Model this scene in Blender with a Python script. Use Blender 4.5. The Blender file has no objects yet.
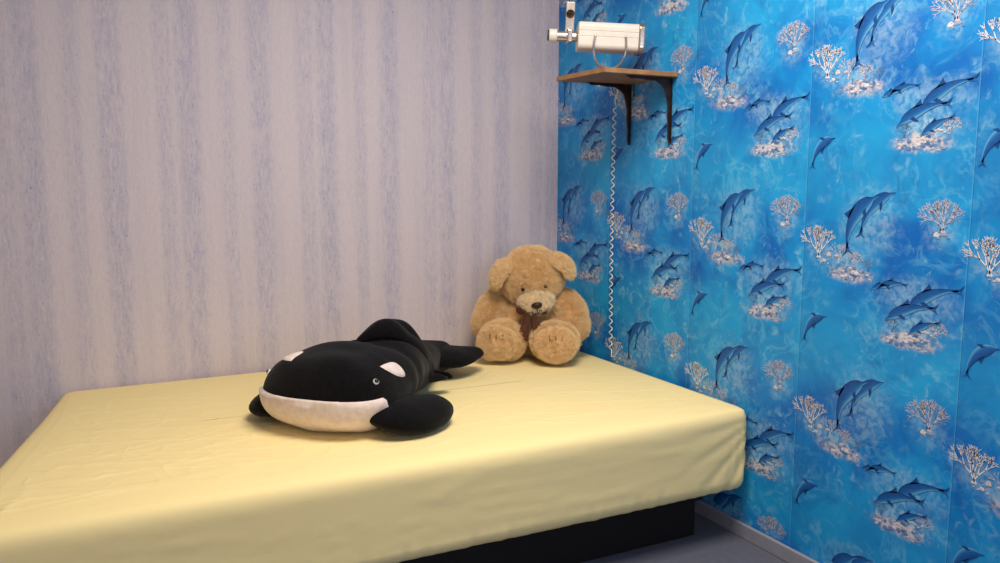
import bpy, bmesh, math, random
from mathutils import Vector, Matrix, noise, Euler
from mathutils.bvhtree import BVHTree
random.seed(7)
scene = bpy.context.scene
try:
    scene.view_settings.view_transform = 'Standard'
    scene.view_settings.look = 'None'
except Exception as e:
    print(e)

# ------------------------------------------------------------ helpers
def lin(c):
    out = []
    for v in c[:3]:
        v = v / 255.0
        out.append(v / 12.92 if v <= 0.04045 else ((v + 0.055) / 1.055) ** 2.4)
    return (*out, 1.0)

def new_mat(name, col=(200, 200, 200), rough=0.6, metal=0.0, spec=0.5, bump=None, sheen=0.0, var=None):
    m = bpy.data.materials.new(name)
    m.use_nodes = True
    nt = m.node_tree
    b = nt.nodes['Principled BSDF']
    b.inputs['Base Color'].default_value = lin(col)
    b.inputs['Roughness'].default_value = rough
    b.inputs['Metallic'].default_value = metal
    b.inputs['Specular IOR Level'].default_value = spec
    if sheen:
        b.inputs['Sheen Weight'].default_value = sheen
        b.inputs['Sheen Roughness'].default_value = 0.5
    tc = nt.nodes.new('ShaderNodeTexCoord')
    if var:   # (scale, second colour)
        n = nt.nodes.new('ShaderNodeTexNoise')
        n.inputs['Scale'].default_value = var[0]
        n.inputs['Detail'].default_value = 5
        nt.links.new(tc.outputs['Object'], n.inputs['Vector'])
        r = nt.nodes.new('ShaderNodeValToRGB')
        r.color_ramp.elements[0].position = 0.35
        r.color_ramp.elements[1].position = 0.65
        r.color_ramp.elements[0].color = lin(var[1])
        r.color_ramp.elements[1].color = lin(col)
        nt.links.new(n.outputs['Fac'], r.inputs['Fac'])
        nt.links.new(r.outputs['Color'], b.inputs['Base Color'])
    if bump:  # (scale, strength, distance)
        n2 = nt.nodes.new('ShaderNodeTexNoise')
        n2.inputs['Scale'].default_value = bump[0]
        n2.inputs['Detail'].default_value = 6
        nt.links.new(tc.outputs['Object'], n2.inputs['Vector'])
        bp = nt.nodes.new('ShaderNodeBump')
        bp.inputs['Strength'].default_value = bump[1]
        bp.inputs['Distance'].default_value = bump[2]
        nt.links.new(n2.outputs['Fac'], bp.inputs['Height'])
        nt.links.new(bp.outputs['Normal'], b.inputs['Normal'])
    return m

def mesh_obj(name, verts, faces, mat=None, parent=None, smooth=True):
    me = bpy.data.meshes.new(name)
    me.from_pydata([tuple(v) for v in verts], [], faces)
    me.update()
    bm = bmesh.new(); bm.from_mesh(me)
    bmesh.ops.recalc_face_normals(bm, faces=bm.faces)
    bm.to_mesh(me); bm.free()
    if smooth:
        for p in me.polygons:
            p.use_smooth = True
    o = bpy.data.objects.new(name, me)
    scene.collection.objects.link(o)
    if mat:
        me.materials.append(mat)
    if parent:
        o.parent = parent
    return o

def empty(name, loc, rz=0, label=None, category=None, ry=0):
    e = bpy.data.objects.new(name, None)
    e.empty_display_size = 0.05
    e.location = loc
    e.rotation_euler = (0, ry, rz)
    scene.collection.objects.link(e)
    if label: e['label'] = label
    if category: e['category'] = category
    return e

def box(name, lo, hi, mat, parent=None, bevel=0.0, structure=False):
    bm = bmesh.new()
    bmesh.ops.create_cube(bm, size=1)
    for v in bm.verts:
        v.co = Vector([(lo[i] + hi[i]) / 2 + v.co[i] * (hi[i] - lo[i]) for i in range(3)])
    if bevel:
        bmesh.ops.bevel(bm, geom=list(bm.edges), offset=bevel, segments=3, affect='EDGES', profile=0.5)
    bmesh.ops.recalc_face_normals(bm, faces=bm.faces)
    me = bpy.data.meshes.new(name); bm.to_mesh(me); bm.free()
    me.materials.append(mat)
    o = bpy.data.objects.new(name, me)
    scene.collection.objects.link(o)
    if parent: o.parent = parent
    if structure: o['kind'] = 'structure'
    return o

def catmull(P, t):
    n = len(P) - 1
    f = t * n
    i = min(int(f), n - 1); u = f - i
    p0 = P[max(i - 1, 0)]; p1 = P[i]; p2 = P[i + 1]; p3 = P[min(i + 2, n)]
    return 0.5 * ((2 * p1) + (p2 - p0) * u + (2 * p0 - 5 * p1 + 4 * p2 - p3) * u * u + (3 * p1 - p0 - 3 * p2 + p3) * u ** 3)

def limb_geo(pts, radii, up=(0, 0, 1), flat=(1, 1), rings=30, seg=24, caps=True, bumpy=0.0, bscale=12):
    P = [Vector(p) for p in pts]
    R = [Vector((r, 0, 0)) for r in radii]
    samples = []
    for i in range(rings + 1):
        t = i / rings
        if caps:
            t = 0.5 - 0.5 * math.cos(math.pi * t)
        samples.append((catmull(P, t), max(catmull(R, t).x, 1e-4)))
    L = [0]
    for i in range(1, len(samples)):
        L.append(L[-1] + (samples[i][0] - samples[i - 1][0]).length)
    tot = L[-1]
    verts = []; faces = []
    up = Vector(up).normalized()
    for i, (p, r) in enumerate(samples):
        a = samples[max(i - 1, 0)][0]; b = samples[min(i + 1, rings)][0]
        d = (b - a).normalized()
        side = d.cross(up)
        if side.length < 1e-3: side = d.cross(Vector((1, 0, 0)))
        side.normalize()
        u = side.cross(d).normalized()
        m = 1
        if caps:
            for dist, rr in ((L[i], samples[0][1]), (tot - L[i], samples[-1][1])):
                k = min(dist / rr, 1)
                m = min(m, math.sqrt(max(1 - (1 - k) ** 2, 0)))
        m = max(m, 0.01)
        for j in range(seg):
            an = 2 * math.pi * j / seg
            off = side * math.cos(an) * r * flat[0] * m + u * math.sin(an) * r * flat[1] * m
            v = p + off
            if bumpy:
                v = v + off.normalized() * noise.noise(v * bscale) * bumpy * m
            verts.append(v)
    for i in range(rings):
        for j in range(seg):
            faces.append((i * seg + j, i * seg + (j + 1) % seg, (i + 1) * seg + (j + 1) % seg, (i + 1) * seg + j))
    faces.append(tuple(range(seg - 1, -1, -1)))
    faces.append(tuple(rings * seg + j for j in range(seg)))
    return verts, faces

def limb(name, pts, radii, mat, parent, floor=None, **k):
    v, f = limb_geo(pts, radii, **k)
    if floor is not None:
        for q in v: q.z = max(q.z, floor)
    return mesh_obj(name, v, f, mat, parent)

def blob(name, c, r, mat, parent, rot=(0, 0, 0), fn=None, bumpy=0.0, bscale=12, sub=4):
    bm = bmesh.new()
    bmesh.ops.create_icosphere(bm, subdivisions=sub, radius=1)
    M = Euler(rot).to_matrix()
    for v in bm.verts:
        q = v.co.copy()
        if fn: q = fn(q)
        q = Vector((q.x * r[0], q.y * r[1], q.z * r[2]))
        q = M @ q + Vector(c)
        if bumpy:
            q = q + (M @ v.co) * noise.noise(q * bscale) * bumpy
        v.co = q
    me = bpy.data.meshes.new(name); bm.to_mesh(me); bm.free()
    for p in me.polygons: p.use_smooth = True
    me.materials.append(mat)
    o = bpy.data.objects.new(name, me)
    scene.collection.objects.link(o)
    o.parent = parent
    return o

class NT:
    def __init__(s, m):
        s.nt = m.node_tree
    def n(s, t, **k):
        nd = s.nt.nodes.new(t)
        for a, b in k.items(): setattr(nd, a, b)
        return nd
    def put(s, sock, v):
        if isinstance(v, (int, float)): sock.default_value = v
        elif isinstance(v, tuple): sock.default_value = v
        else: s.nt.links.new(v, sock)
    def m(s, op, a, b=0.0, c=0.0):
        nd = s.n('ShaderNodeMath', operation=op)
        s.put(nd.inputs[0], a); s.put(nd.inputs[1], b); s.put(nd.inputs[2], c)
        return nd.outputs[0]
    def xyz(s, x, y, z):
        nd = s.n('ShaderNodeCombineXYZ')
        s.put(nd.inputs[0], x); s.put(nd.inputs[1], y); s.put(nd.inputs[2], z)
        return nd.outputs[0]
    def noise(s, vec, scale, detail=4, rough=0.5, dist=0.0):
        nd = s.n('ShaderNodeTexNoise')
        s.put(nd.inputs['Vector'], vec); nd.inputs['Scale'].default_value = scale
        nd.inputs['Detail'].default_value = detail; nd.inputs['Roughness'].default_value = rough
        nd.inputs['Distortion'].default_value = dist
        return nd.outputs['Fac']
    def ss(s, v, a, b, lo=0.0, hi=1.0):
        nd = s.n('ShaderNodeMapRange', interpolation_type='SMOOTHSTEP')
        s.put(nd.inputs['Value'], v)
        nd.inputs['From Min'].default_value = a; nd.inputs['From Max'].default_value = b
        nd.inputs['To Min'].default_value = lo; nd.inputs['To Max'].default_value = hi
        return nd.outputs['Result']
    def mix(s, f, a, b, mode='MIX'):
        nd = s.n('ShaderNodeMix', data_type='RGBA', blend_type=mode)
        s.put(nd.inputs['Factor'], f); s.put(nd.inputs[6], a); s.put(nd.inputs[7], b)
        return nd.outputs[2]

# ------------------------------------------------------------ room constants
RX0, RY0, RH = -3.5, -4.4, 2.6
BED = 0.475

# ---- back wall: pale lavender streaked wallpaper
m_lav = new_mat('lavender_streaked_wallpaper', rough=0.75, spec=0.25)
T = NT(m_lav); bs = m_lav.node_tree.nodes['Principled BSDF']
tc = T.n('ShaderNodeTexCoord'); sp = T.n('ShaderNodeSeparateXYZ')
T.put(sp.inputs[0], tc.outputs['Object'])
X, Z = sp.outputs[0], sp.outputs[2]
wob = T.m('MULTIPLY', T.m('SUBTRACT', T.noise(T.xyz(T.m('MULTIPLY', X, 6.0), 0.0, T.m('MULTIPLY', Z, 6.0)), 3, 8, .78), 0.5), 0.044)
Xw = T.m('ADD', X, wob)
def stripes(offset, period, lo, hi):
    return T.ss(T.m('COSINE', T.m('MULTIPLY', T.m('ADD', Xw, offset), 2 * math.pi / period)), lo, hi)
bands = T.m('MAXIMUM', stripes(0.03, .265, .25, .98), T.m('MULTIPLY', stripes(.115, .53, .88, .99), .7))
bands = T.m('MAXIMUM', bands, T.m('MULTIPLY', stripes(.42, .53, .91, .995), .6))
mott = T.ss(T.noise(T.xyz(T.m('MULTIPLY', X, 80.0), 0.0, T.m('MULTIPLY', Z, 16.0)), 1.0, 9, 0.76), 0.40, 0.60)
mott2 = T.ss(T.noise(T.xyz(T.m('MULTIPLY', X, 26.0), 4.0, T.m('MULTIPLY', Z, 8.0)), 1.0, 5, 0.7), 0.36, 0.58)
crk = T.ss(T.m('ABSOLUTE', T.m('SUBTRACT', T.noise(T.xyz(T.m('MULTIPLY', X, 80.0), 5.0, T.m('MULTIPLY', Z, 30.0)), 1.0, 6, 0.65), 0.5)), 0.0, 0.03, 1.0, 0.0)
scr = T.ss(T.noise(T.xyz(T.m('MULTIPLY', X, 170.0), 0.0, T.m('MULTIPLY', Z, 26.0)), 1.0, 6, 0.7), 0.46, 0.60)
streak2 = T.ss(T.noise(T.xyz(T.m('MULTIPLY', X, 18.0), 3.0, T.m('MULTIPLY', Z, .9)), 1.0, 6, 0.65), 0.40, 0.68)
speck = T.ss(T.noise(T.xyz(T.m('MULTIPLY', X, 150.0), 1.0, T.m('MULTIPLY', Z, 60.0)), 1.0, 3, 0.7), 0.59, 0.66)
base = T.mix(T.m('MULTIPLY', streak2, 0.55), lin((218, 208, 214)), lin((204, 196, 207)))
base = T.mix(T.m('MULTIPLY', scr, 0.18), base, lin((180, 174, 190)))
base = T.mix(T.m('MULTIPLY', crk, 0.16), base, lin((178, 172, 192)))
bm_ = T.m('MULTIPLY', T.m('MULTIPLY', bands, T.m('ADD', T.m('MULTIPLY', mott2, .5), .5)), T.m('ADD', T.m('MULTIPLY', mott, 0.55), T.m('ADD', T.m('MULTIPLY', scr, 0.20), .20)))
base = T.mix(T.m('MULTIPLY', bm_, 0.60), base, lin((152, 157, 190)))
base = T.mix(T.m('MULTIPLY', T.m('MULTIPLY', speck, T.m('ADD', T.m('MULTIPLY', T.m('MULTIPLY', bands, mott2), 0.75), 0.22)), 0.75), base, lin((118, 127, 172)))
T.put(bs.inputs['Base Color'], base)
bp = T.n('ShaderNodeBump'); bp.inputs['Strength'].default_value = 0.6; bp.inputs['Distance'].default_value = 0.002
T.put(bp.inputs['Height'], T.noise(T.xyz(T.m('MULTIPLY', X, 60.0), 0.0, T.m('MULTIPLY', Z, 50.0)), 1.0, 5, 0.65))
T.put(bs.inputs['Normal'], bp.outputs[0])

m_plain = new_mat('painted_wall', (190, 182, 182), 0.9, spec=0.2, var=(2, (182, 175, 176)))
m_ceil = new_mat('ceiling_paint', (216, 208, 200), 0.9, spec=0.2, bump=(60, 0.1, 0.001))
m_floor = new_mat('grey_linoleum', (98, 102, 118), 0.6, spec=0.3, var=(45, (92, 96, 112)), bump=(300, 0.15, 0.0005))
m_bb = new_mat('grey_baseboard', (150, 154, 168), 0.4, spec=0.5, var=(30, (142, 146, 160)))

box('wall_back', (RX0, 0, 0), (0.1, 0.1, RH), m_lav, structure=True)
box('wall_left', (RX0 - 0.1, RY0, 0), (RX0, 0.1, RH), m_plain, structure=True)
box('wall_front', (RX0 - 0.1, RY0 - 0.1, 0), (0.1, RY0, RH), m_plain, structure=True)
box('floor', (RX0 - 0.1, RY0 - 0.1, -0.1), (0.1, 0.1, 0), m_floor, structure=True)
box('ceiling', (RX0 - 0.1, RY0 - 0.1, RH), (0.1, 0.1, RH + 0.1), m_ceil, structure=True)

# ---- right wall: underwater print wallpaper
PER = 0.535; S0 = 0.43; Z0 = 1.137      # strip origin and the height of the big dolphins
m_sea = new_mat('underwater_print_wallpaper', rough=0.5, spec=0.35)
T = NT(m_sea); bs = m_sea.node_tree.nodes['Principled BSDF']
tc = T.n('ShaderNodeTexCoord'); sp = T.n('ShaderNodeSeparateXYZ')
T.put(sp.inputs[0], tc.outputs['Object'])
S = T.m('MULTIPLY', sp.outputs[1], -1.0); Z = sp.outputs[2]
sl = T.m('FLOORED_MODULO', T.m('SUBTRACT', S, S0), PER)
zl = T.m('FLOORED_MODULO', T.m('SUBTRACT', Z, Z0 - 0.42), PER)   # big dolphins at .42
wv = T.xyz(0.0, S, Z)
big = T.noise(wv, 4.0, 4, 0.55, 0.6)
mid = T.noise(wv, 9, 4, 0.55, 1.2)
fine = T.noise(wv, 24, 6, 0.62, 0.8)
fine2 = T.noise(wv, 48, 4, 0.6, 0.6)
col = T.mix(T.ss(big, 0.34, 0.64), lin((0, 108, 200)), lin((14, 158, 232)))
ang = T.m('ADD', T.m('MULTIPLY', zl, 2 * math.pi / PER), 1.2)
col = T.mix(T.ss(T.m('SINE', ang), -0.6, 1.0, 0.0, 0.40), col, lin((44, 184, 240)))
def ridge(n_, w):
    return T.ss(T.m('ABSOLUTE', T.m('SUBTRACT', n_, 0.5)), 0.0, w, 1.0, 0.0)
sw = T.m('MULTIPLY', ridge(mid, .06), T.ss(T.noise(wv, 6, 3, .6), 0.42, 0.62))
col = T.mix(T.m('MULTIPLY', sw, 0.26), col, lin((130, 214, 244)))
haze = T.m('MULTIPLY', T.ss(fine, 0.50, 0.70), T.ss(T.noise(T.xyz(3.0, S, Z), 7, 3, .6), 0.44, 0.64))
col = T.mix(T.m('MULTIPLY', haze, 0.58), col, lin((150, 216, 242)))
dk = T.ss(T.noise(T.xyz(7.0, S, Z), 9, 4, .6, .8), 0.52, 0.70)
col = T.mix(T.m('MULTIPLY', dk, 0.26), col, lin((0, 80, 168)))
def spot(cs, cz, rs, rz, amp=1.5):
    a = T.m('DIVIDE', T.m('SUBTRACT', sl, cs), rs)
    b = T.m('DIVIDE', T.m('SUBTRACT', zl, cz), rz)
    d = T.m('SQRT', T.m('ADD', T.m('MULTIPLY', a, a), T.m('MULTIPLY', b, b)))
    d = T.m('ADD', d, T.m('MULTIPLY', T.m('SUBTRACT', fine, 0.5), amp))
    return T.ss(d, 0.35, 1.1, 1.0, 0.0)
light = T.mix(T.ss(fine2, 0.36, 0.62), lin((66, 150, 210)), lin((180, 220, 240)))
pinkish = T.mix(T.ss(fine2, 0.38, 0.60), lin((104, 138, 184)), lin((230, 220, 220)))
for cs, cz, rs, rz, f, tt in ((0.15, 0.285, 0.11, 0.045, 0.6, light), (0.18, 0.245, 0.10, 0.030, 0.85, pinkish), (0.40, 0.120, 0.12, 0.04, 0.6, light), (0.385, 0.085, 0.11, 0.030, 0.85, pinkish),
                          (0.455, 0.40, 0.06, 0.07, 0.40, light), (0.06, 0.31, 0.06, 0.05, 0.5, light), (0.24, 0.40, 0.12, 0.12, 0.40, light),
                          (0.40, 0.20, 0.15, 0.07, 0.42, light)):
    col = T.mix(T.m('MULTIPLY', spot(cs, cz, rs, rz), f), col, tt)
col = T.mix(T.ss(sl, 0.0, 0.004, 0.5, 0.0), col, lin((10, 70, 130)))
col = T.mix(T.ss(sl, PER - 0.004, PER, 0.0, 0.35), col, lin((120, 200, 235)))
col = T.mix(T.ss(sl, 0.0, PER * .7, 0.25, 0.0), col, lin((0, 88, 176)))
T.put(bs.inputs['Base Color'], col)

m_print = new_mat('underwater_print_motifs', rough=0.5, spec=0.35)
T = NT(m_print); bs = m_print.node_tree.nodes['Principled BSDF']
at = T.n('ShaderNodeVertexColor'); at.layer_name = 'Col'
tc = T.n('ShaderNodeTexCoord')
nz = T.noise(tc.outputs['Object'], 90, 4, 0.6)
T.put(bs.inputs['Base Color'], T.mix(T.ss(nz, 0.35, 0.65, 0.0, 0.28), at.outputs[0], T.mix(0.5, at.outputs[0], lin((50, 130, 200)))))

WV = []; WF = []; WC = []; WM = []
def add_poly(pts, cols, lay):
    i0 = len(WV)
    for (s, z), c in zip(pts, cols):
        WV.append((-lay, -s, z)); WC.append(c)
    WF.append(tuple(range(i0, i0 + len(pts)))); WM.append(1)

DK = (12, 66, 136); MD = (20, 100, 178); LT = (110, 184, 226); WH = (242, 238, 240)
def mixc(a, b, t): return tuple(a[i] * (1 - t) + b[i] * t for i in range(3))
def dolphin(s, z, L, ang, bend, belly=1, lay=0.0012, fat=1.0):
    """ang: heading of the nose (deg, 0 = +s), belly=+1 belly on the right of heading"""
    N = 18
    a = math.radians(ang)
    prof = [(0, .006), (.06, .016), (.11, .024), (.15, .055), (.25, .088), (.38, .102), (.5, .092), (.65, .062), (.8, .034), (.92, .018), (1, .012)]
    def rad(t):
        for (a0, r0), (a1, r1) in zip(prof, prof[1:]):
            if t <= a1: 
                u = (t - a0) / (a1 - a0); return r0 + (r1 - r0) * u
        return prof[-1][1]
    path = []; x = y = 0
    for i in range(N + 1):
        t = i / N
        th = math.radians(bend) * (t - 0.4) + a + math.pi   # moving towards the tail
        path.append((x, y, th, rad(t) * L * fat)); x += math.cos(th) * L / N; y += math.sin(th) * L / N
    mx, my = path[N // 2][0], path[N // 2][1]
    path = [(s + p[0] - mx, z + p[1] - my, p[2], p[3]) for p in path]
    W = 8
    grid = []
    for (px, py, th, r) in path:
        nx, ny = -math.sin(th) * belly, math.cos(th) * belly   # belly direction
        row = []
        for k in range(W + 1):
            v = -1 + 2 * k / W
            c = mixc(DK, MD, min(1, (v + 1) * .75)) if v < 0.3 else mixc(MD, LT, (v - .3) / .7)
            row.append(((px + nx * r * v, py + ny * r * v), c))
        grid.append(row)
    for i in range(N):
        for k in range(W):
            q = [grid[i][k], grid[i + 1][k], grid[i + 1][k + 1], grid[i][k + 1]]
            add_poly([p[0] for p in q], [lin(p[1]) for p in q], lay)
    def loc(t, v, along, across):
        i = min(int(t * N), N); px, py, th, r = path[i]
        nx, ny = -math.sin(th) * belly, math.cos(th) * belly
        return (px + math.cos(th) * along * L + nx * (r * v + across * L), py + math.sin(th) * along * L + ny * (r * v + across * L))
    d = lin(DK); m = lin(MD)
    add_poly([loc(.42, -.8, 0, 0), loc(.50, -.9, .03, -.06), loc(.52, -.9, .07, -.085), loc(.56, -.8, .02, 0)], [d] * 4, lay)
    add_poly([loc(.28, .5, 0, 0), loc(.33, .8, .06, .05), loc(.36, .8, .09, .09), loc(.36, .5, .03, .0)], [d] * 4, lay + .0001)
    add_poly([loc(.94, 0, -.02, 0), loc(1, 0, .03, -.04), loc(1, 0, .10, -.11), loc(1, 0, .05, -.02), loc(1, 0, .03, 0)], [d] * 5, lay)
    add_poly([loc(.94, 0, -.02, 0), loc(1, 0, .03, 0), loc(1, 0, .05, .02), loc(1, 0, .09, .10), loc(1, 0, .03, .04)], [m] * 5, lay)

def branch(s, z, ang, L, w, depth, c, rnd, lay, spread=28):
    e = (s + math.cos(ang) * L, z + math.sin(ang) * L)
    nx, ny = -math.sin(ang) * w, math.cos(ang) * w
    add_poly([(s - nx, z - ny), (s + nx, z + ny), (e[0] + nx * .6, e[1] + ny * .6), (e[0] - nx * .6, e[1] - ny * .6)], [lin(c)] * 4, lay)
    if depth > 0:
        k = 3 if rnd.random() < 0.35 else 2
        for i in range(k):
            da = (i - (k - 1) / 2) * math.radians(spread * 2 / (k - 0.4)) + rnd.uniform(-.22, .22)
            branch(e[0], e[1], ang + da, L * rnd.uniform(.68, .92), w * .78, depth - 1, mixc(c, WH, .10), rnd, lay, spread)
def coral(s, z, size, c, seed, lay=0.0007, depth=4, stems=3, wk=.022):
    rnd = random.Random(seed)
    for i in range(stems):
        a = math.radians(90 + (i - (stems - 1) / 2) * 34 + rnd.uniform(-8, 8))
        branch(s + (i - (stems - 1) / 2) * size * .06, z, a, size * .26, size * wk, depth, c, rnd, lay)
def clump(s, z, rs, rz, n, seed, lay=0.0009):
    rnd = random.Random(seed)
    cols = [(238, 230, 226), (242, 238, 240), (232, 214, 208), (190, 172, 182), (110, 142, 188), (236, 222, 218), (166, 188, 216), (70, 118, 176)]
    for i in range(n):
        a = rnd.uniform(0, 2 * math.pi); r = rnd.random() ** 0.6
        cx = s + math.cos(a) * r * rs; cz = z + math.sin(a) * r * rz - abs(math.cos(a) * r) * rz * .3
        q = rnd.uniform(.004, .010) * (1.25 - r * .6); e = rnd.uniform(.5, .8)
        c = rnd.choice(cols); ph = rnd.uniform(0, 6)
        K = 8
        pp = [(cx + math.cos(ph + 2 * math.pi * k / K) * q * rnd.uniform(.7, 1.25), cz + math.sin(ph + 2 * math.pi * k / K) * q * e * rnd.uniform(.7, 1.2)) for k in range(K)]
        cc = [lin(mixc(c, (60, 100, 160), max(0, -math.sin(ph + 2 * math.pi * k / K)) * .6)) for k in range(K)]
        add_poly(pp, cc, lay + i * 4e-6)

def tile(s, z):   # s, z: strip origin and height of the big dolphins
    coral(s + .462, z - .035, .100, (214, 204, 216), 11, depth=4, stems=3, wk=.018)
    coral(s + .455, z - .035, .080, (110, 156, 206), 21, .0006, depth=4, stems=3, wk=.018)
    coral(s + .06, z - .135, .108, (240, 238, 242), 5, depth=4, stems=3, wk=.023)
    coral(s + .135, z - .145, .070, (224, 216, 224), 8, depth=4, stems=2, wk=.019)
    coral(s + .19, z - .15, .052, (224, 210, 216), 9, depth=3, stems=3, wk=.022)
    coral(s + .24, z - .16, .048, (80, 130, 188), 19, depth=3, stems=3, wk=.02)
    coral(s + .46, z - .315, .058, (220, 216, 226), 31, depth=3, stems=3, wk=.02)
    coral(s + .33, z - .32, .050, (80, 130, 190), 33, depth=3, stems=3, wk=.02)
    clump(s + .175, z - .170, .075, .022, 34, 3)
    clump(s + .10, z - .135, .045, .02, 12, 13)
    clump(s + .375, z - .335, .09, .022, 36, 4)
    clump(s + .43, z - .305, .04, .02, 12, 14)
    clump(s + .462, z - .04, .03, .010, 8, 15)
    dolphin(s + .242, z + .026, .17, 42, 75, 1, .0014, 1.05)
    dolphin(s + .185, z - .004, .20, 52, 80, 1, .0018, 1.15)
    dolphin(s + .435, z - .203, .17, -150, -50, -1, .0014, 1.0)
    dolphin(s + .372, z - .250, .16, -156, -45, -1, .0018, 1.0)
    dolphin(s + .318, z - .185, .09, -165, -45, -1, .0014, 1.15)
    dolphin(s + .28, z - .195, .06, -160, -45, -1, .0014, 1.15)
    dolphin(s + .42, z - .290, .10, -150, -35, -1, .0022, 1.1)
    dolphin(s + .045, z - .335, .125, 38, 85, -1, .0014, 1.2)
ks = range(-1, 8); kz = range(-3, 4)
for a in ks:
    for b in kz:
        tile(S0 + a * PER, Z0 + b * PER)
# clip motifs to the wall and add the wall itself
keepV = []; keepF = []; keepM = []; keepC = []
for f, m in zip(WF, WM):
    ps = [WV[i] for i in f]
    if any(p[1] > -0.002 or p[1] < RY0 + .002 or p[2] < 0.06 or p[2] > RH - .002 for p in ps): continue
    i0 = len(keepV)
    keepV += ps; keepC += [WC[i] for i in f]
    keepF.append(tuple(range(i0, i0 + len(ps)))); keepM.append(1)
i0 = len(keepV)
keepV += [(x, y, z) for x in (0, .1) for y in (RY0, 0.0) for z in (0, RH)]
keepC += [(0, .2, .6, 1)] * 8
for f in ((0, 1, 3, 2), (4, 6, 7, 5), (0, 4, 5, 1), (2, 3, 7, 6), (0, 2, 6, 4), (1, 5, 7, 3)):
    keepF.append(tuple(i0 + k for k in f)); keepM.append(0)
me = bpy.data.meshes.new('wall_right'); me.from_pydata(keepV, [], keepF); me.update()
me.materials.append(m_sea); me.materials.append(m_print)
me.polygons.foreach_set('material_index', keepM)
ca = me.color_attributes.new('Col', 'FLOAT_COLOR', 'POINT')
ca.data.foreach_set('color', [c for q in keepC for c in q])
wr = bpy.data.objects.new('wall_right', me); scene.collection.objects.link(wr); wr['kind'] = 'structure'

box('baseboard_right', (-0.018, RY0, 0), (-0.0035, -0.0, 0.05), m_bb, bevel=0.003, structure=True)
box('baseboard_back', (RX0, -0.018, 0), (-0.02, 0.0, 0.05), m_bb, bevel=0.003, structure=True)

# ------------------------------------------------------------ bed
bed = empty('bed', (-1.1, -0.64, 0), 0, 'low bed, pale yellow fitted sheet, black base', 'bed')
m_sheet = new_mat('yellow_cotton', (251, 233, 172), 1.0, spec=0.04, bump=(60, 0.15, 0.002))
m_base = new_mat('black_bed_base', (20, 18, 20), 0.7, spec=0.3, bump=(200, 0.2, 0.001))
corners = [(-2.10, -.008), (-.022, -.022), (-.018, -1.325), (-2.36, -1.325)]
rc = [.05, .03, .04, .10]
outline = []
n = len(corners)
for i in range(n):
    p = Vector(corners[i]); a = Vector(corners[i - 1]); b = Vector(corners[(i + 1) % n]); r = rc[i]
    d1 = (a - p).normalized(); d2 = (b - p).normalized()
    s_ = p + d1 * r; e_ = p + d2 * r
    for k in range(11):
        t = k / 10
        outline.append(s_ * (1 - t) ** 2 + p * 2 * t * (1 - t) + e_ * t * t)
def resample(pts, N):
    L = [0]
    P = pts + [pts[0]]
    for i in range(1, len(P)): L.append(L[-1] + (P[i] - P[i - 1]).length)
    out = []; j = 0
    for i in range(N):
        d = L[-1] * i / N
        while L[j + 1] < d: j += 1
        u = (d - L[j]) / max(L[j + 1] - L[j], 1e-9)
        out.append(P[j].lerp(P[j + 1], u))
    return out
N = 1000
OL = resample(outline, N)
NR = []
for i in range(N):
    d = (OL[(i + 1) % N] - OL[i - 1]).normalized()
    NR.append(Vector((-d.y, d.x)))
def sstep(a, b, v):
    t = min(1, max(0, (v - a) / (b - a))); return t * t * (3 - 2 * t)
prof = [(.10, .200), (.06, .190), (.035, .184), (.018, .188), (.008, .200)] + [(0.001, .215 + .0125 * k) for k in range(17)] + [(.002, .428), (.005, .441), (.010, .452), (.018, .460), (.030, .465), (.050, .467), (.070, .468)]
V = []; F = []
inset0 = []
def crease(a, b, sd, w):
    return (1 - min(1, abs(noise.noise(Vector((a, b, sd)))) * w)) ** 2
def fold(p, z, arc):
    q = noise.noise(Vector((arc * .7 + z * 1.0, z * 4 - arc * .6, 0))) * .002
    q += crease(arc * .5, z * 9 + arc * .7, 5, 7) * .0011
    q += crease(arc * .9, z * 14 - arc * 1.6, 8, 8) * .0009
    q += crease(arc * 1.2, z * 22 + arc * 1.4, 12, 8) * .0008
    q += noise.noise(Vector((arc * 34, z * 5, 9))) * .004 * max(0, min(1, (.25 - z) / .06))
    if p.y < -1.2:
        dx = -p.x; an = math.atan2(.44 - z, dx + .04)
        q += (math.sin(an * 22 + 1.3) + .5 * math.sin(an * 41)) * .0020 * sstep(.40, .04, dx)
        q += math.sin(dx * 170) * .0012 * sstep(.20, .02, dx) * (1 - sstep(.28, .42, z))
    return q
cc_ = Vector((-1.15, -.64))
for (ins, z) in prof:
    for i in range(N):
        p = OL[i]; nr = NR[i]; arc = i / N * 6.8
        nearwall = max(sstep(-.45, -.04, p.x), sstep(-.45, -.04, p.y))
        free = 1 - max(sstep(-.12, -.05, p.x) if p.y > -1.28 else 0, sstep(-.12, -.05, p.y))
        ff = fold(p, z, arc) * free
        k = 1 if z < .44 else max(0, (.475 - z) / .035)
        inward = nr if (cc_ - p).dot(nr) > 0 else -nr
        q = p + inward * ((ins * (1 - .5 * nearwall) if z > .42 else ins) + 0.003 * free - ff * k)
        q.x = min(q.x, -.012); q.y = min(q.y, -.006)
        zz = z + (noise.noise(Vector((arc * 1.2, 0, 3))) * .005 + noise.noise(Vector((arc * 16, 0, 3))) * .002 if z < .21 else 0)
        V.append(Vector((q.x, q.y, zz)))
        if z == .468: inset0.append(q)
RN = 170
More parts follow.
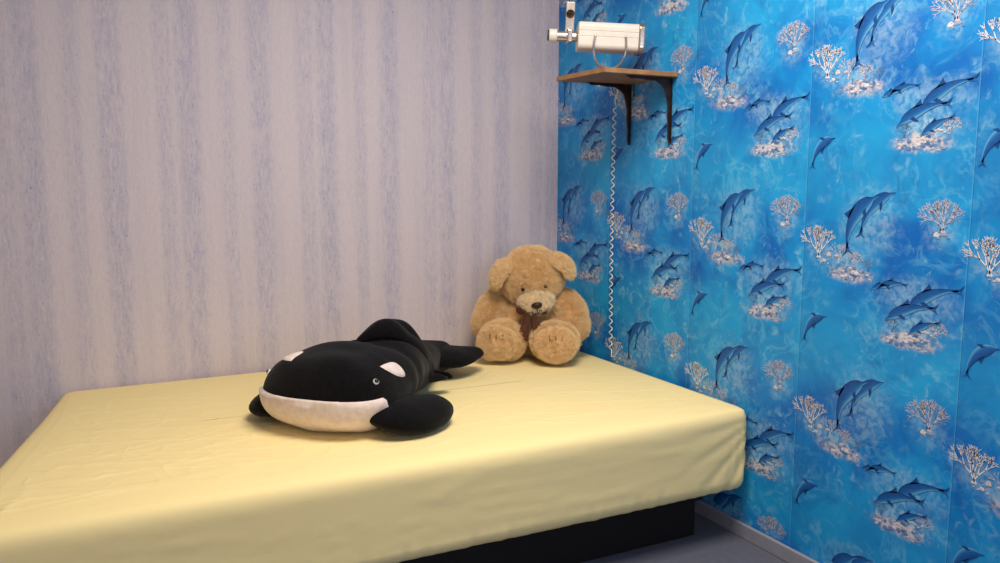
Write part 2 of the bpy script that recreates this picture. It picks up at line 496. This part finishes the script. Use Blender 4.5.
def topz(x, y):
    h = noise.noise(Vector((x * 1.6 + y * 1.0, y * 3.2 - x * .8, 1))) * .003
    fr = 0.40 + 0.60 * sstep(-.5, -1.2, y) + .5 * sstep(-1.3, -1.9, x)
    h += crease(x * 1.2 + y, x * 2.6 + y * 8, 4, 10) * .0019 * fr
    h += crease(x * 1.5 - y * .5, -x * 2.4 + y * 10, 7, 10) * .0017 * fr
    h += crease(x * 5 + y * 1.5, x + y * 2.0, 11, 11) * .0012 * fr
    h += crease(x * 3 + y * 4, x * 3 - y * 4, 15, 12) * .0011 * fr
    h += crease(x * 7 + y * 4, x * 4 - y * 9, 19, 10) * .0009 * fr
    return h
for r in range(1, RN + 1):
    t = r / RN
    for i in range(N):
        p = inset0[i]
        m_ = Vector((-1.12 + (p.x + 1.12) * .55, -.64))
        q = p.lerp(m_, t * .998)
        V.append(Vector((q.x, q.y, .4685 + topz(q.x, q.y) * min(1, t * 8))))
R = len(prof) + RN
for r in range(R - 1):
    for i in range(N):
        F.append((r * N + i, r * N + (i + 1) % N, (r + 1) * N + (i + 1) % N, (r + 1) * N + i))
F.append(tuple(range(N)))
off = Vector((-1.1, -.64, 0))
sheet = mesh_obj('fitted_sheet', [v - off for v in V], F, m_sheet, bed)
sheet['label'] = 'pale yellow fitted sheet stretched over the mattress'
bm = bmesh.new()
def addbox(bm, lo, hi, bev=0.004):
    r = bmesh.ops.create_cube(bm, size=1)
    for v in r['verts']:
        v.co = Vector([(lo[i] + hi[i]) / 2 + v.co[i] * (hi[i] - lo[i]) for i in range(3)]) - off
    es = list({e for v in r['verts'] for e in v.link_edges})
    bmesh.ops.bevel(bm, geom=es, offset=bev, segments=2, affect='EDGES')
addbox(bm, (-2.15, -1.21, .0), (-.15, -.06, .15))
addbox(bm, (-2.17, -1.225, .13), (-.13, -.045, .20))
me = bpy.data.meshes.new('bed_base'); bm.to_mesh(me); bm.free(); me.materials.append(m_base)
o = bpy.data.objects.new('bed_base', me); scene.collection.objects.link(o); o.parent = bed
o['label'] = 'black upholstered bed base'

# ------------------------------------------------------------ orca plush
m_blk = new_mat('black_plush', (15, 14, 16), 0.95, spec=0.1, sheen=0.08, bump=(160, 0.5, 0.003), var=(60, (8, 8, 9)))
m_wht = new_mat('white_plush', (238, 222, 214), 0.95, spec=0.1, sheen=0.2, bump=(90, 0.5, 0.003), var=(50, (224, 208, 200)))
m_eyew = new_mat('eye_white_plastic', (235, 235, 235), 0.25, var=(5, (225, 225, 225)))
m_eyeb = new_mat('eye_black_plastic', (6, 6, 8), 0.12, var=(5, (10, 8, 8)))
hd = Vector((-.72, -.694)).normalized()
orca = empty('plush_orca', (-1.29, -.835, BED), math.atan2(hd.y, hd.x), 'black and white plush orca lying belly-down on the yellow bed', 'stuffed toy')
keys = [(0, .222, .120), (-.14, .208, .117), (-.30, .170, .106), (-.46, .124, .090), (-.62, .085, .070), (-.76, .062, .056), (-.86, .050, .045)]
def sect(x):
    if x > 0:
        f = max(1 - (x / .210) ** 3.1, 0) ** (1 / 2.7)
        return .222 * f, .120 * f, .120 - .008 * (x / .210)
    for (a0, w0, h0), (a1, w1, h1) in zip(keys, keys[1:]):
        if x >= a1:
            u = (a0 - x) / (a0 - a1)
            w = w0 + (w1 - w0) * u; h = h0 + (h1 - h0) * u
            return w, h, h
    return keys[-1][1], keys[-1][2], keys[-1][2]
NX = .2098
xs = [NX - NX * (1 - math.cos(math.pi / 2 * i / 28)) for i in range(29)] + [-.74 * i / 60 for i in range(1, 61)]
V = []; F = []; SG = 84
for x in xs:
    acc = [0, 0, 0]
    if x > 0: acc = list(sect(x))
    else:
        for d in (-.05, -.025, 0, .025, .05):
            q = sect(max(min(x + d, 0), -.86)); acc = [acc[i] + q[i] / 5 for i in range(3)]
    w, h, zc = acc
    bendy = 0.10 * max(0, (-x - .3)) ** 2
    for j in range(SG):
        a = 2 * math.pi * j / SG
        cy = math.copysign(abs(math.cos(a)) ** .88, math.cos(a)); sz = math.copysign(abs(math.sin(a)) ** .9, math.sin(a))
        y = w * cy; z = zc + h * sz
        if sz < 0:
            z = zc + h * math.copysign(abs(math.sin(a)) ** .72, math.sin(a))
            y = y * (1 - .06 * abs(sz))
        if sz > 0: y *= 1 - .08 * sz
        v = Vector((x, y + bendy, z))
        v += Vector((0, cy, sz)) * (noise.noise(v * 8) * .014 + noise.noise(v * 20) * .002) * min(1, w / .1)
        v += Vector((0, cy, max(sz, 0))) * (-.010 * math.exp(-((x + .15) / .03) ** 2))
        v.z = max(v.z, .001)
        V.append(v)
for i in range(len(xs) - 1):
    for j in range(SG):
        F.append((i * SG + j, i * SG + (j + 1) % SG, (i + 1) * SG + (j + 1) % SG, (i + 1) * SG + j))
F.append(tuple(range(SG))); F.append(tuple((len(xs) - 1) * SG + j for j in range(SG)))
body = mesh_obj('body', V, F, m_blk, orca)
bmb = bmesh.new(); bmb.from_mesh(body.data)
bvh = BVHTree.FromBMesh(bmb)
bmj = bmb.copy()
g = bmj.verts[:] + bmj.edges[:] + bmj.faces[:]
bmesh.ops.bisect_plane(bmj, geom=g, plane_co=(0, 0, .128), plane_no=Vector((.05, .0, 1)).normalized(), clear_outer=True)
g = bmj.verts[:] + bmj.edges[:] + bmj.faces[:]
bmesh.ops.bisect_plane(bmj, geom=g, plane_co=(.04, 0, 0), plane_no=Vector((-1, 0, .7)).normalized(), clear_outer=True)
bmj.normal_update()
bd = {v for e in bmj.edges if e.is_boundary for v in e.verts}
for v in bmj.verts:
    k = -.002 if v in bd else .012
    v.co += v.normal * k
    v.co.z = max(v.co.z, .0)
me = bpy.data.meshes.new('lower_jaw'); bmj.to_mesh(me); bmj.free()
for p in me.polygons: p.use_smooth = True
me.materials.append(m_wht)
o = bpy.data.objects.new('lower_jaw', me); scene.collection.objects.link(o); o.parent = orca
o['label'] = 'white plush jaw and throat'

def surf_patch(name, center, outdir, U, outline_pts, mat, parent, lift=.005):
    """project a filled outline onto the body surface"""
    D = Vector(outdir).normalized(); U = Vector(U); U = (U - D * U.dot(D)).normalized(); W = D.cross(U)
    c = Vector(center)
    K = 48; RR = 8
    P = [Vector((p[0], p[1], 0)) for p in outline_pts]
    P.append(P[0])
    ring = [catmull(P, k / K) for k in range(K)]
    vs = []; fs = []
    for r in range(RR + 1):
        t = r / RR
        for k in range(K):
            q = ring[k] * (1 - t)
            o_ = c + U * q.x + W * q.y + D * .3
            hit = bvh.ray_cast(o_, -D)
            if hit[0] is None:
                hit = bvh.find_nearest(c + U * q.x + W * q.y)
            l = lift * (1 - (1 - t) ** 4) - (.001 if r == 0 else -.001)
            vs.append(hit[0] + hit[1] * l)
    for r in range(RR):
        for k in range(K):
            fs.append((r * K + k, r * K + (k + 1) % K, (r + 1) * K + (k + 1) % K, (r + 1) * K + k))
    return mesh_obj(name, vs, fs, mat, parent)
for sgn in (1, -1):
    out = [(.052, -.026), (.046, -.006), (.028, .016), (.0, .034), (-.034, .040), (-.044, .030), (-.040, .004), (-.026, -.016), (.006, -.024)]
    if sgn < 0:
        out = [(x * 1.25, -y * 1.2) for x, y in out]
    surf_patch('eye_patch', (.0 if sgn > 0 else .070, sgn * (.168 if sgn > 0 else .105), .165), (0.1, sgn * (.75 if sgn > 0 else .35), .75), (1, 0, 0), out, m_wht, orca)
    d = Vector((.25, sgn, .10)).normalized()
    hit = bvh.ray_cast(Vector((.078, 0, .148)) + d * .5, -d)
    p = hit[0]; nn = (hit[1] + Vector((.25, 0, .0))).normalized()
    e = blob('eye', p + hit[1] * .001, (.0095, .0095, .0065), m_eyew, orca, sub=3, rot=nn.to_track_quat('Z', 'Y').to_euler())
    pu = blob('pupil', p + hit[1] * .004, (.0072, .0072, .0058), m_eyeb, orca, sub=3, rot=nn.to_track_quat('Z', 'Y').to_euler())
    pu.parent = e
limb('pectoral_fin', [(.085, .13, .085), (.085, .195, .062), (.055, .245, .048), (-.01, .275, .044), (-.08, .285, .046), (-.135, .280, .052)], [.055, .080, .092, .088, .070, .036], m_blk, orca, up=(0, .22, .97), flat=(1, .50), bumpy=.006, bscale=12, floor=.001)
limb('pectoral_fin', [(.04, -.11, .085), (.055, -.17, .062), (.055, -.220, .048), (.01, -.252, .042), (-.03, -.262, .042)], [.07, .080, .080, .066, .040], m_blk, orca, up=(0, -.22, .97), flat=(1, .52), bumpy=.006, floor=.001)
# dorsal fin: a limp triangular flap folded over the near side of the back
NS, NT_ = 22, 26
top = []; bot = []
for j in range(NT_ + 1):
    t = j / NT_
    for i in range(NS + 1):
        s = i / NS
        k = 1 - .86 * t ** 1.15
        x = -.15 - .24 * (.5 + (s - .5) * k) - .135 * t * t
        y = -.035 + .235 * t + .012 * math.sin(s * 9 + t * 3)
        hit = bvh.ray_cast(Vector((x, y, 1)), Vector((0, 0, -1)))
        zb = hit[0].z if hit[0] is not None else .06
        edge = min(1, 4.2 * s, 4.2 * (1 - s)) if k > 0 else 0
        edge = math.sqrt(max(edge, 0)) * math.sqrt(max(0, min(1, (1.0 - t) * 5)))
        hump = .040 * math.sin(min(1, t * 1.6) * math.pi) * (0.45 + .55 * edge)
        zt = zb + .004 + hump + .026 * edge
        top.append(Vector((x, y, zt)))
        bot.append(Vector((x, y, zb - .006 + max(0, hump - .012) * .8 * (1 if t > .15 else 0))))
M1 = NS + 1; off2 = len(top)
vs = top + bot; fs = []
for j in range(NT_):
    for i in range(NS):
        a = j * M1 + i
        fs.append((a, a + 1, a + 1 + M1, a + M1)); fs.append((off2 + a, off2 + a + M1, off2 + a + 1 + M1, off2 + a + 1))
for i in range(NS):
    for j in (0, NT_):
        a = j * M1 + i; fs.append((a, a + 1, off2 + a + 1, off2 + a))
for j in range(NT_):
    for i in (0, NS):
        a = j * M1 + i; fs.append((a, a + M1, off2 + a + M1, off2 + a))
mesh_obj('dorsal_fin', vs, fs, m_blk, orca)
bmb.free()
limb('tail_fluke', [(-.54, .02, .080), (-.63, .08, .076), (-.70, .13, .074), (-.785, .180, .080)], [.06, .098, .080, .026], m_blk, orca, up=(.3, .0, .9), flat=(1, .34), bumpy=.008, bscale=14, floor=.001)
limb('tail_fluke', [(-.64, .04, .06), (-.74, -.02, .06), (-.80, -.09, .055), (-.83, -.16, .05)], [.05, .080, .06, .024], m_blk, orca, flat=(1, .4), bumpy=.005, floor=.001)

# ------------------------------------------------------------ teddy bear
m_fur = new_mat('honey_plush', (236, 196, 144), 0.95, spec=0.05, var=(14, (232, 192, 140)))
m_hair = new_mat('honey_fur_pile', (255, 228, 180), 0.9, spec=0.1, var=(40, (254, 224, 174)))
m_muz = new_mat('cream_plush', (244, 214, 172), 0.95, spec=0.05, var=(50, (241, 210, 168)))
m_hairm = new_mat('cream_fur_pile', (255, 240, 208), 0.9, spec=0.1, var=(40, (254, 236, 202)))
m_brn = new_mat('brown_ribbon_cloth', (92, 56, 40), 0.7, spec=0.2, bump=(150, 0.3, 0.001), var=(40, (76, 44, 32)))
m_stitch = new_mat('brown_stitching', (150, 106, 68), 0.8, spec=0.1, var=(60, (134, 94, 60)))
m_nose = new_mat('dark_brown_nose', (46, 26, 20), 0.4, spec=0.4, var=(40, (34, 18, 14)))
fd = Vector((-.56, -.83)).normalized()
bear = empty('teddy_bear', (-.265, -.235, BED), math.atan2(fd.y, fd.x) + math.pi / 2, 'honey-coloured plush teddy bear with brown ribbon sitting in the bed corner', 'stuffed toy')
def torso_f(q):
    k = 1 - .20 * max(q.z, 0) + .06 * max(-q.z, 0)
    return Vector((q.x * k, q.y * k, max(q.z, -.93)))
bt = blob('torso', (0, .0, .158), (.158, .13, .168), m_fur, bear, fn=torso_f, bumpy=.014)
for v in bt.data.vertices: v.co.z = max(v.co.z, .001)
HC = Vector((.006, -.058, .344))
HM = Euler((math.radians(34), math.radians(-8), math.radians(7))).to_matrix()
def hp(x, y, z): return HC + HM @ Vector((x, y, z))
def hblob(name, c, r, mat, rot=(0, 0, 0), **k):
    return blob(name, hp(*c), r, mat, bear, rot=(HM @ Euler(rot).to_matrix()).to_euler(), **k)
def head_f(q):
    k = 1 + .06 * max(-q.z, 0)
    return Vector((q.x * k, q.y, q.z * (0.96 if q.z > 0 else .96)))
hdn = hblob('head', (0, 0, 0), (.130, .126, .128), m_fur, fn=head_f, bumpy=.008)
ears = []
for sg in (-1, 1):
    # flat ear folded over, its tip hanging out at the side of the head
    P_ = [(sg * .072, -.006, .088), (sg * .112, -.020, .096), (sg * .150, -.042, .066), (sg * .166, -.060, .020)]
    e = limb('ear', [tuple(hp(*q)) for q in P_], [.024, .036, .040, .028], m_fur, bear, up=tuple(HM @ Vector((sg * .85, -.30, .45))), flat=(1.0, .30), bumpy=.003)
    e.parent = hdn; ears.append(e)
mz = hblob('muzzle', (0, -.122, -.024), (.070, .058, .052), m_muz, bumpy=.004); mz.parent = hdn
ns = hblob('nose', (0, -.181, -.002), (.022, .012, .015), m_nose, sub=3, fn=lambda q: Vector((q.x * (1 + .25 * q.z), q.y, q.z))); ns.parent = mz
mo = limb('mouth', [tuple(hp(x, y - .011, z + .002)) for x, y, z in [(-.026, -.158, -.046), (-.014, -.168, -.050), (0, -.172, -.040), (0, -.174, -.022), (0, -.172, -.040), (.014, -.168, -.050), (.026, -.158, -.046)]], [.0024] * 7, m_nose, bear, rings=40, seg=8); mo.parent = mz
for sg in (-1, 1):
    ey = hblob('eye', (sg * .047, -.116, .038), (.0088, .007, .0088), m_eyeb, sub=3); ey.parent = hdn
furry = [bt, hdn] + ears + [mz]
for sg in (-1, 1):
    a = limb('arm', [(sg * .095, -.02, .262), (sg * .150, -.04, .215), (sg * .178, -.075, .15), (sg * .172, -.125, .10)], [.055, .066, .066, .056], m_fur, bear, bumpy=.010)
    l = limb('leg', [(sg * .07, -.05, .082), (sg * .10, -.13, .084), (sg * .118, -.20, .088), (sg * .122, -.245, .088)], [.08, .078, .086, .082], m_fur, bear, bumpy=.010, flat=(1.16, .98), floor=.001)
    p = blob('foot_pad', (sg * .122, -.246, .088), (.078, .022, .068), m_fur, bear, sub=4, bumpy=.006); p.parent = l
    for kx in (-.028, 0, .028):
        st = limb('toe_seam', [(sg * .122 + kx, -.266, .132), (sg * .122 + kx * .85, -.272, .108)], [.0024, .0024], m_stitch, bear, rings=6, seg=6); st.parent = p
    furry += [a, l, p]
# ribbon: small knot with two flat hanging tails that widen to slanted ends
rb = blob('ribbon', (.014, -.178, .214), (.020, .014, .014), m_brn, bear, sub=3, bumpy=.002)
for sg in (-1, 1):
    lp = limb('ribbon_loop', [(.014, -.178, .214), (.014 + sg * .034, -.180, .222), (.014 + sg * .066, -.162, .214)], [.010, .020, .018], m_brn, bear, up=(0, -1, .2), flat=(1, .28), rings=14); lp.parent = rb
    vs = []; fs = []
    NU, NVv = 8, 14
    for side in (0, 1):
        for j in range(NVv + 1):
            t = j / NVv
            for i in range(NU + 1):
                u = i / NU
                w = .012 + .040 * t
                x = .014 + sg * (.004 + w * u + .006 * t)
                z = .214 - .108 * t - (.014 * (1 - u) * t)
                y = -.186 - .026 * t + .010 * u * t + .0035 * math.sin(u * 7 + sg) * t - (.0 if side else .002)
                vs.append((x, y, z))
    K1 = NU + 1; o2 = K1 * (NVv + 1)
    for j in range(NVv):
        for i in range(NU):
            a = j * K1 + i
            fs.append((a, a + 1, a + 1 + K1, a + K1)); fs.append((o2 + a, o2 + a + K1, o2 + a + 1 + K1, o2 + a + 1))
    for i in range(NU):
        for j in (0, NVv):
            a = j * K1 + i; fs.append((a, a + 1, o2 + a + 1, o2 + a))
    for j in range(NVv):
        for i in (0, NU):
            a = j * K1 + i; fs.append((a, a + K1, o2 + a + K1, o2 + a))
    tl = mesh_obj('ribbon_tail', vs, fs, m_brn, bear); tl.parent = rb

def fur(o, count, length, hm):
    o.data.materials.append(hm)
    md = o.modifiers.new('fur', 'PARTICLE_SYSTEM')
    ps = o.particle_systems[-1].settings
    ps.type = 'HAIR'; ps.count = count; ps.hair_length = length; ps.hair_step = 3; ps.render_step = 2
    ps.factor_random = .0012
    ps.brownian_factor = .001
    ps.child_type = 'SIMPLE'
    ps.rendered_child_count = 22; ps.child_percent = 2
    ps.child_radius = .016; ps.roughness_2 = .003; ps.roughness_endpoint = .003; ps.clump_factor = 0
    ps.root_radius = .0009; ps.tip_radius = .0005; ps.radius_scale = 1.0
    ps.material = 2
cnt = {'torso': 3600, 'head': 4000, 'ear': 1000, 'muzzle': 900, 'arm': 2200, 'leg': 2200, 'foot_pad': 1100}
for o in furry:
    k = o.name.split('.')[0]
    fur(o, cnt[k], .005 if k in ('muzzle', 'ear', 'foot_pad') else .0085, m_hairm if k == 'muzzle' else m_hair)

# ------------------------------------------------------------ shelf
SHZ = 1.612
shelf = empty('wall_shelf', (-.165, -.70, SHZ), 0, 'small wooden wall shelf on two dark metal brackets', 'shelf')
m_wood = new_mat('shelf_laminate', (150, 112, 76), 0.5, spec=0.3, var=(14, (128, 92, 60)))
m_edge = new_mat('shelf_edge_band', (176, 134, 92), 0.5, spec=0.3, var=(20, (150, 110, 72)))
m_brk = new_mat('dark_bracket_metal', (62, 40, 32), 0.35, metal=0.4, var=(40, (42, 28, 24)))
bm = bmesh.new(); r = bmesh.ops.create_cube(bm, size=1)
for v in bm.verts: v.co = Vector((v.co.x * .326, v.co.y * .33, .009 + v.co.z * .018))
bmesh.ops.bevel(bm, geom=list(bm.edges), offset=.0015, segments=2, affect='EDGES')
me = bpy.data.meshes.new('board'); bm.normal_update()
for f in bm.faces: f.material_index = 0 if abs(f.normal.z) > .7 else 1
bm.to_mesh(me); bm.free(); me.materials.append(m_wood); me.materials.append(m_edge)
o = bpy.data.objects.new('board', me); scene.collection.objects.link(o); o.parent = shelf
def bracket(y):
    W0 = .160
    outer = [(0, -.0), (.19, -.0), (.192, -.006), (.184, -.010), (.15, -.008), (.11, -.012), (.07, -.013), (.048, -.024), (.030, -.040), (.020, -.070), (.012, -.10), (.013, -.14), (.009, -.18), (.009, -.22), (.006, -.235), (0, -.238)]
    vs = []; fs = []
    for dy in (-.004, .004):
        for (d, z) in outer: vs.append((W0 - d, y + dy, z - .0005))
    n = len(outer)
    fs.append(tuple(range(n))); fs.append(tuple(range(2 * n - 1, n - 1, -1)))
    for i in range(n): fs.append((i, (i + 1) % n, n + (i + 1) % n, n + i))
    def bx(lo, hi):
        k = len(vs)
        for x in (lo[0], hi[0]):
            for yy in (lo[1], hi[1]):
                for z in (lo[2], hi[2]): vs.append((x, yy, z))
        for f in ((0, 1, 3, 2), (4, 6, 7, 5), (0, 4, 5, 1), (2, 3, 7, 6), (0, 2, 6, 4), (1, 5, 7, 3)): fs.append(tuple(k + q for q in f))
    bx((W0 - .002, y - .008, -.24), (W0 + .0015, y + .008, -.0005))
    bx((W0 - .20, y - .008, -.004), (W0 + .001, y + .008, -.0005))
    return mesh_obj('bracket', vs, fs, m_brk, shelf, smooth=False)
bracket(.13); bracket(-.13)

# ------------------------------------------------------------ projector
m_cream = new_mat('silver_white_enamel', (236, 229, 218), 0.3, metal=0.0, spec=0.5, var=(20, (228, 221, 210)))
m_chr = new_mat('chrome_metal', (210, 205, 200), 0.22, metal=0.85, var=(15, (184, 176, 166)))
m_brass = new_mat('brass_metal', (150, 112, 66), 0.3, metal=0.8, var=(15, (96, 70, 44)))
m_dkm = new_mat('dark_metal', (60, 54, 50), 0.4, metal=0.6, var=(15, (45, 40, 38)))
PX, PY = -.195, -.68
pz = SHZ + .0195
ra = math.atan2(-.451, .893)
proj = empty('effect_projector', (PX, PY, pz), ra, 'off-white metal effect projector on a yoke, on the wall shelf', 'projector', ry=.05)
zc = .132
def prism(name, x0, x1, prof, mat, parent, zc=zc):
    vs = []; fs = []; n = len(prof)
    xs_ = [(x0, .94), (x0 + .003, .985), (x0 + .006, 1), (x1 - .006, 1), (x1 - .003, .985), (x1, .94)]
    for x, s_ in xs_:
        for (y, z) in prof: vs.append((x, y * s_, zc + z * s_))
    for i in range(len(xs_) - 1):
        for j in range(n): fs.append((i * n + j, i * n + (j + 1) % n, (i + 1) * n + (j + 1) % n, (i + 1) * n + j))
    fs.append(tuple(range(n))); fs.append(tuple((len(xs_) - 1) * n + j for j in range(n)))
    return mesh_obj(name, vs, fs, mat, parent, smooth=False)
def rrect(hy, hz, rr, groove=None):
    prof = []
    for cx, cz, a0, side in ((hy - rr, hz - rr, 0, 0), (-(hy - rr), hz - rr, 90, -1), (-(hy - rr), -(hz - rr), 180, 0), (hy - rr, -(hz - rr), 270, 1)):
        for k in range(13):
            a = math.radians(a0 + 7.5 * k); prof.append((cx + rr * math.cos(a), cz + rr * math.sin(a)))
        if groove and side == -1:
            for z in groove:
                prof += [(-hy, z + .0022), (-hy + .002, z + .0012), (-hy + .002, z - .0012), (-hy, z - .0022)]
    return prof
prism('housing', -.118, .112, rrect(.055, .051, .020, (.016, -.004)), m_cream, proj)
prism('rear_cover', .106, .130, rrect(.059, .055, .024), m_chr, proj)
limb('lens', [(-.115, 0, zc), (-.15, 0, zc), (-.18, 0, zc), (-.205, 0, zc)], [.020] * 4, m_chr, proj, caps=False, rings=8)
prism('lens_collar', -.158, -.138, rrect(.026, .026, .008), m_chr, proj)
limb('lens_ring', [(-.195, 0, zc), (-.225, 0, zc)], [.025, .025], m_cream, proj, caps=False, rings=4)
limb('lens_rim', [(-.222, 0, zc), (-.230, 0, zc)], [.020, .020], m_dkm, proj, caps=False, rings=4)
cz = zc + .070
fr = box('cassette_frame', (-.166, -.003, zc + .020), (-.132, .003, zc + .126), m_chr, proj, bevel=.002)
limb('effect_disc', [(-.149, -.003, cz + .012), (-.149, -.009, cz + .012)], [.015, .015], m_brass, proj, up=(0, 0, 1), caps=False, rings=2, seg=32)
limb('disc_hub', [(-.149, -.009, cz + .012), (-.149, -.013, cz + .012)], [.006, .006], m_dkm, proj, caps=False, rings=2, seg=20)
box('motor', (-.160, .004, cz - .022), (-.136, .024, cz + .022), m_brass, proj, bevel=.003)
yk = [(-.056, -.061, zc + .004), (-.060, -.061, zc - .035), (-.056, -.059, .060), (-.038, -.047, .028), (0, -.03, .014), (.038, -.047, .028), (.056, -.059, .060), (.060, -.061, zc - .035), (.056, -.061, zc + .004)]
limb('yoke', yk, [.0055] * 9, m_chr, proj, up=(0, 1, 0), flat=(.75, 1), rings=60, seg=12)
limb('mount_foot', [(0, -.01, .0), (0, -.01, .012)], [.034, .030], m_dkm, proj, up=(0, 1, 0), caps=False, rings=2, seg=30)

# ------------------------------------------------------------ coiled cord
cord = empty('coiled_cord', (-.02, -.485, BED + .005), 0, 'white coiled power cord hanging down the blue wall to the bed', 'power cord')
m_cord = new_mat('white_cord_rubber', (245, 243, 238), 0.5, var=(20, (236, 234, 228)))
pts = []
TOPZ = 1.60 - BED
turns = 32
for i in range(turns * 12 + 1):
    a = 2 * math.pi * i / 12; z = .03 + (TOPZ - .10) * i / (turns * 12)
    sway = .008 * math.sin(z * 3.0)
    pts.append((math.cos(a) * .006 + .002, math.sin(a) * .0075 + sway, z))
pts = [(0.0, -.03, .006), (0.0, -.01, .004)] + pts + [(-.005, -.01, TOPZ - .05), (-.01, -.04, TOPZ - .01), (-.01, -.06, TOPZ + .0)]
P = [Vector(p) for p in pts]
vs = []; fs = []
for i, p in enumerate(P):
    d = (P[min(i + 1, len(P) - 1)] - P[max(i - 1, 0)]).normalized()
    sd = d.cross(Vector((0, 0, 1)))
    if sd.length < .01: sd = Vector((1, 0, 0))
    sd.normalize(); u = sd.cross(d)
    for j in range(8):
        a = 2 * math.pi * j / 8; vs.append(p + sd * math.cos(a) * .0021 + u * math.sin(a) * .0021)
for i in range(len(P) - 1):
    for j in range(8): fs.append((i * 8 + j, i * 8 + (j + 1) % 8, (i + 1) * 8 + (j + 1) % 8, (i + 1) * 8 + j))
mesh_obj('cord', vs, fs, m_cord, cord)

# ------------------------------------------------------------ lights
def area(name, loc, target, size, power, col, sy=None):
    l = bpy.data.lights.new(name, 'AREA'); l.energy = power; l.color = col; l.size = size
    if sy: l.shape = 'RECTANGLE'; l.size_y = sy
    o = bpy.data.objects.new(name, l); o.location = loc
    o.rotation_euler = (Vector(target) - Vector(loc)).to_track_quat('-Z', 'Y').to_euler()
    scene.collection.objects.link(o)
area('ceiling_light', (-1.0, -1.8, 2.55), (-1.0, -1.8, 0), 0.9, 50, (1.0, .86, .72))
area('rear_fill_light', (-1.2, -4.3, 1.4), (-.8, 0, .6), 1.6, 23, (.98, .93, .96))  # added soft fill from behind the camera; the room has no window there
w = bpy.data.worlds.new('world'); scene.world = w; w.use_nodes = True
w.node_tree.nodes['Background'].inputs[0].default_value = (.5, .5, .55, 1)
w.node_tree.nodes['Background'].inputs[1].default_value = .3

# ------------------------------------------------------------ camera
cam = bpy.data.cameras.new('camera'); cam.sensor_width = 36; cam.lens = 29.7; cam.clip_start = .02
co = bpy.data.objects.new('camera', cam); scene.collection.objects.link(co)
co.location = (-2.0, -3.36, 1.25)
p = math.radians(7.32); yw = math.radians(26.8)
fw = Vector((math.sin(yw) * math.cos(p), math.cos(yw) * math.cos(p), -math.sin(p)))
co.rotation_euler = fw.to_track_quat('-Z', 'Y').to_euler()
scene.camera = co
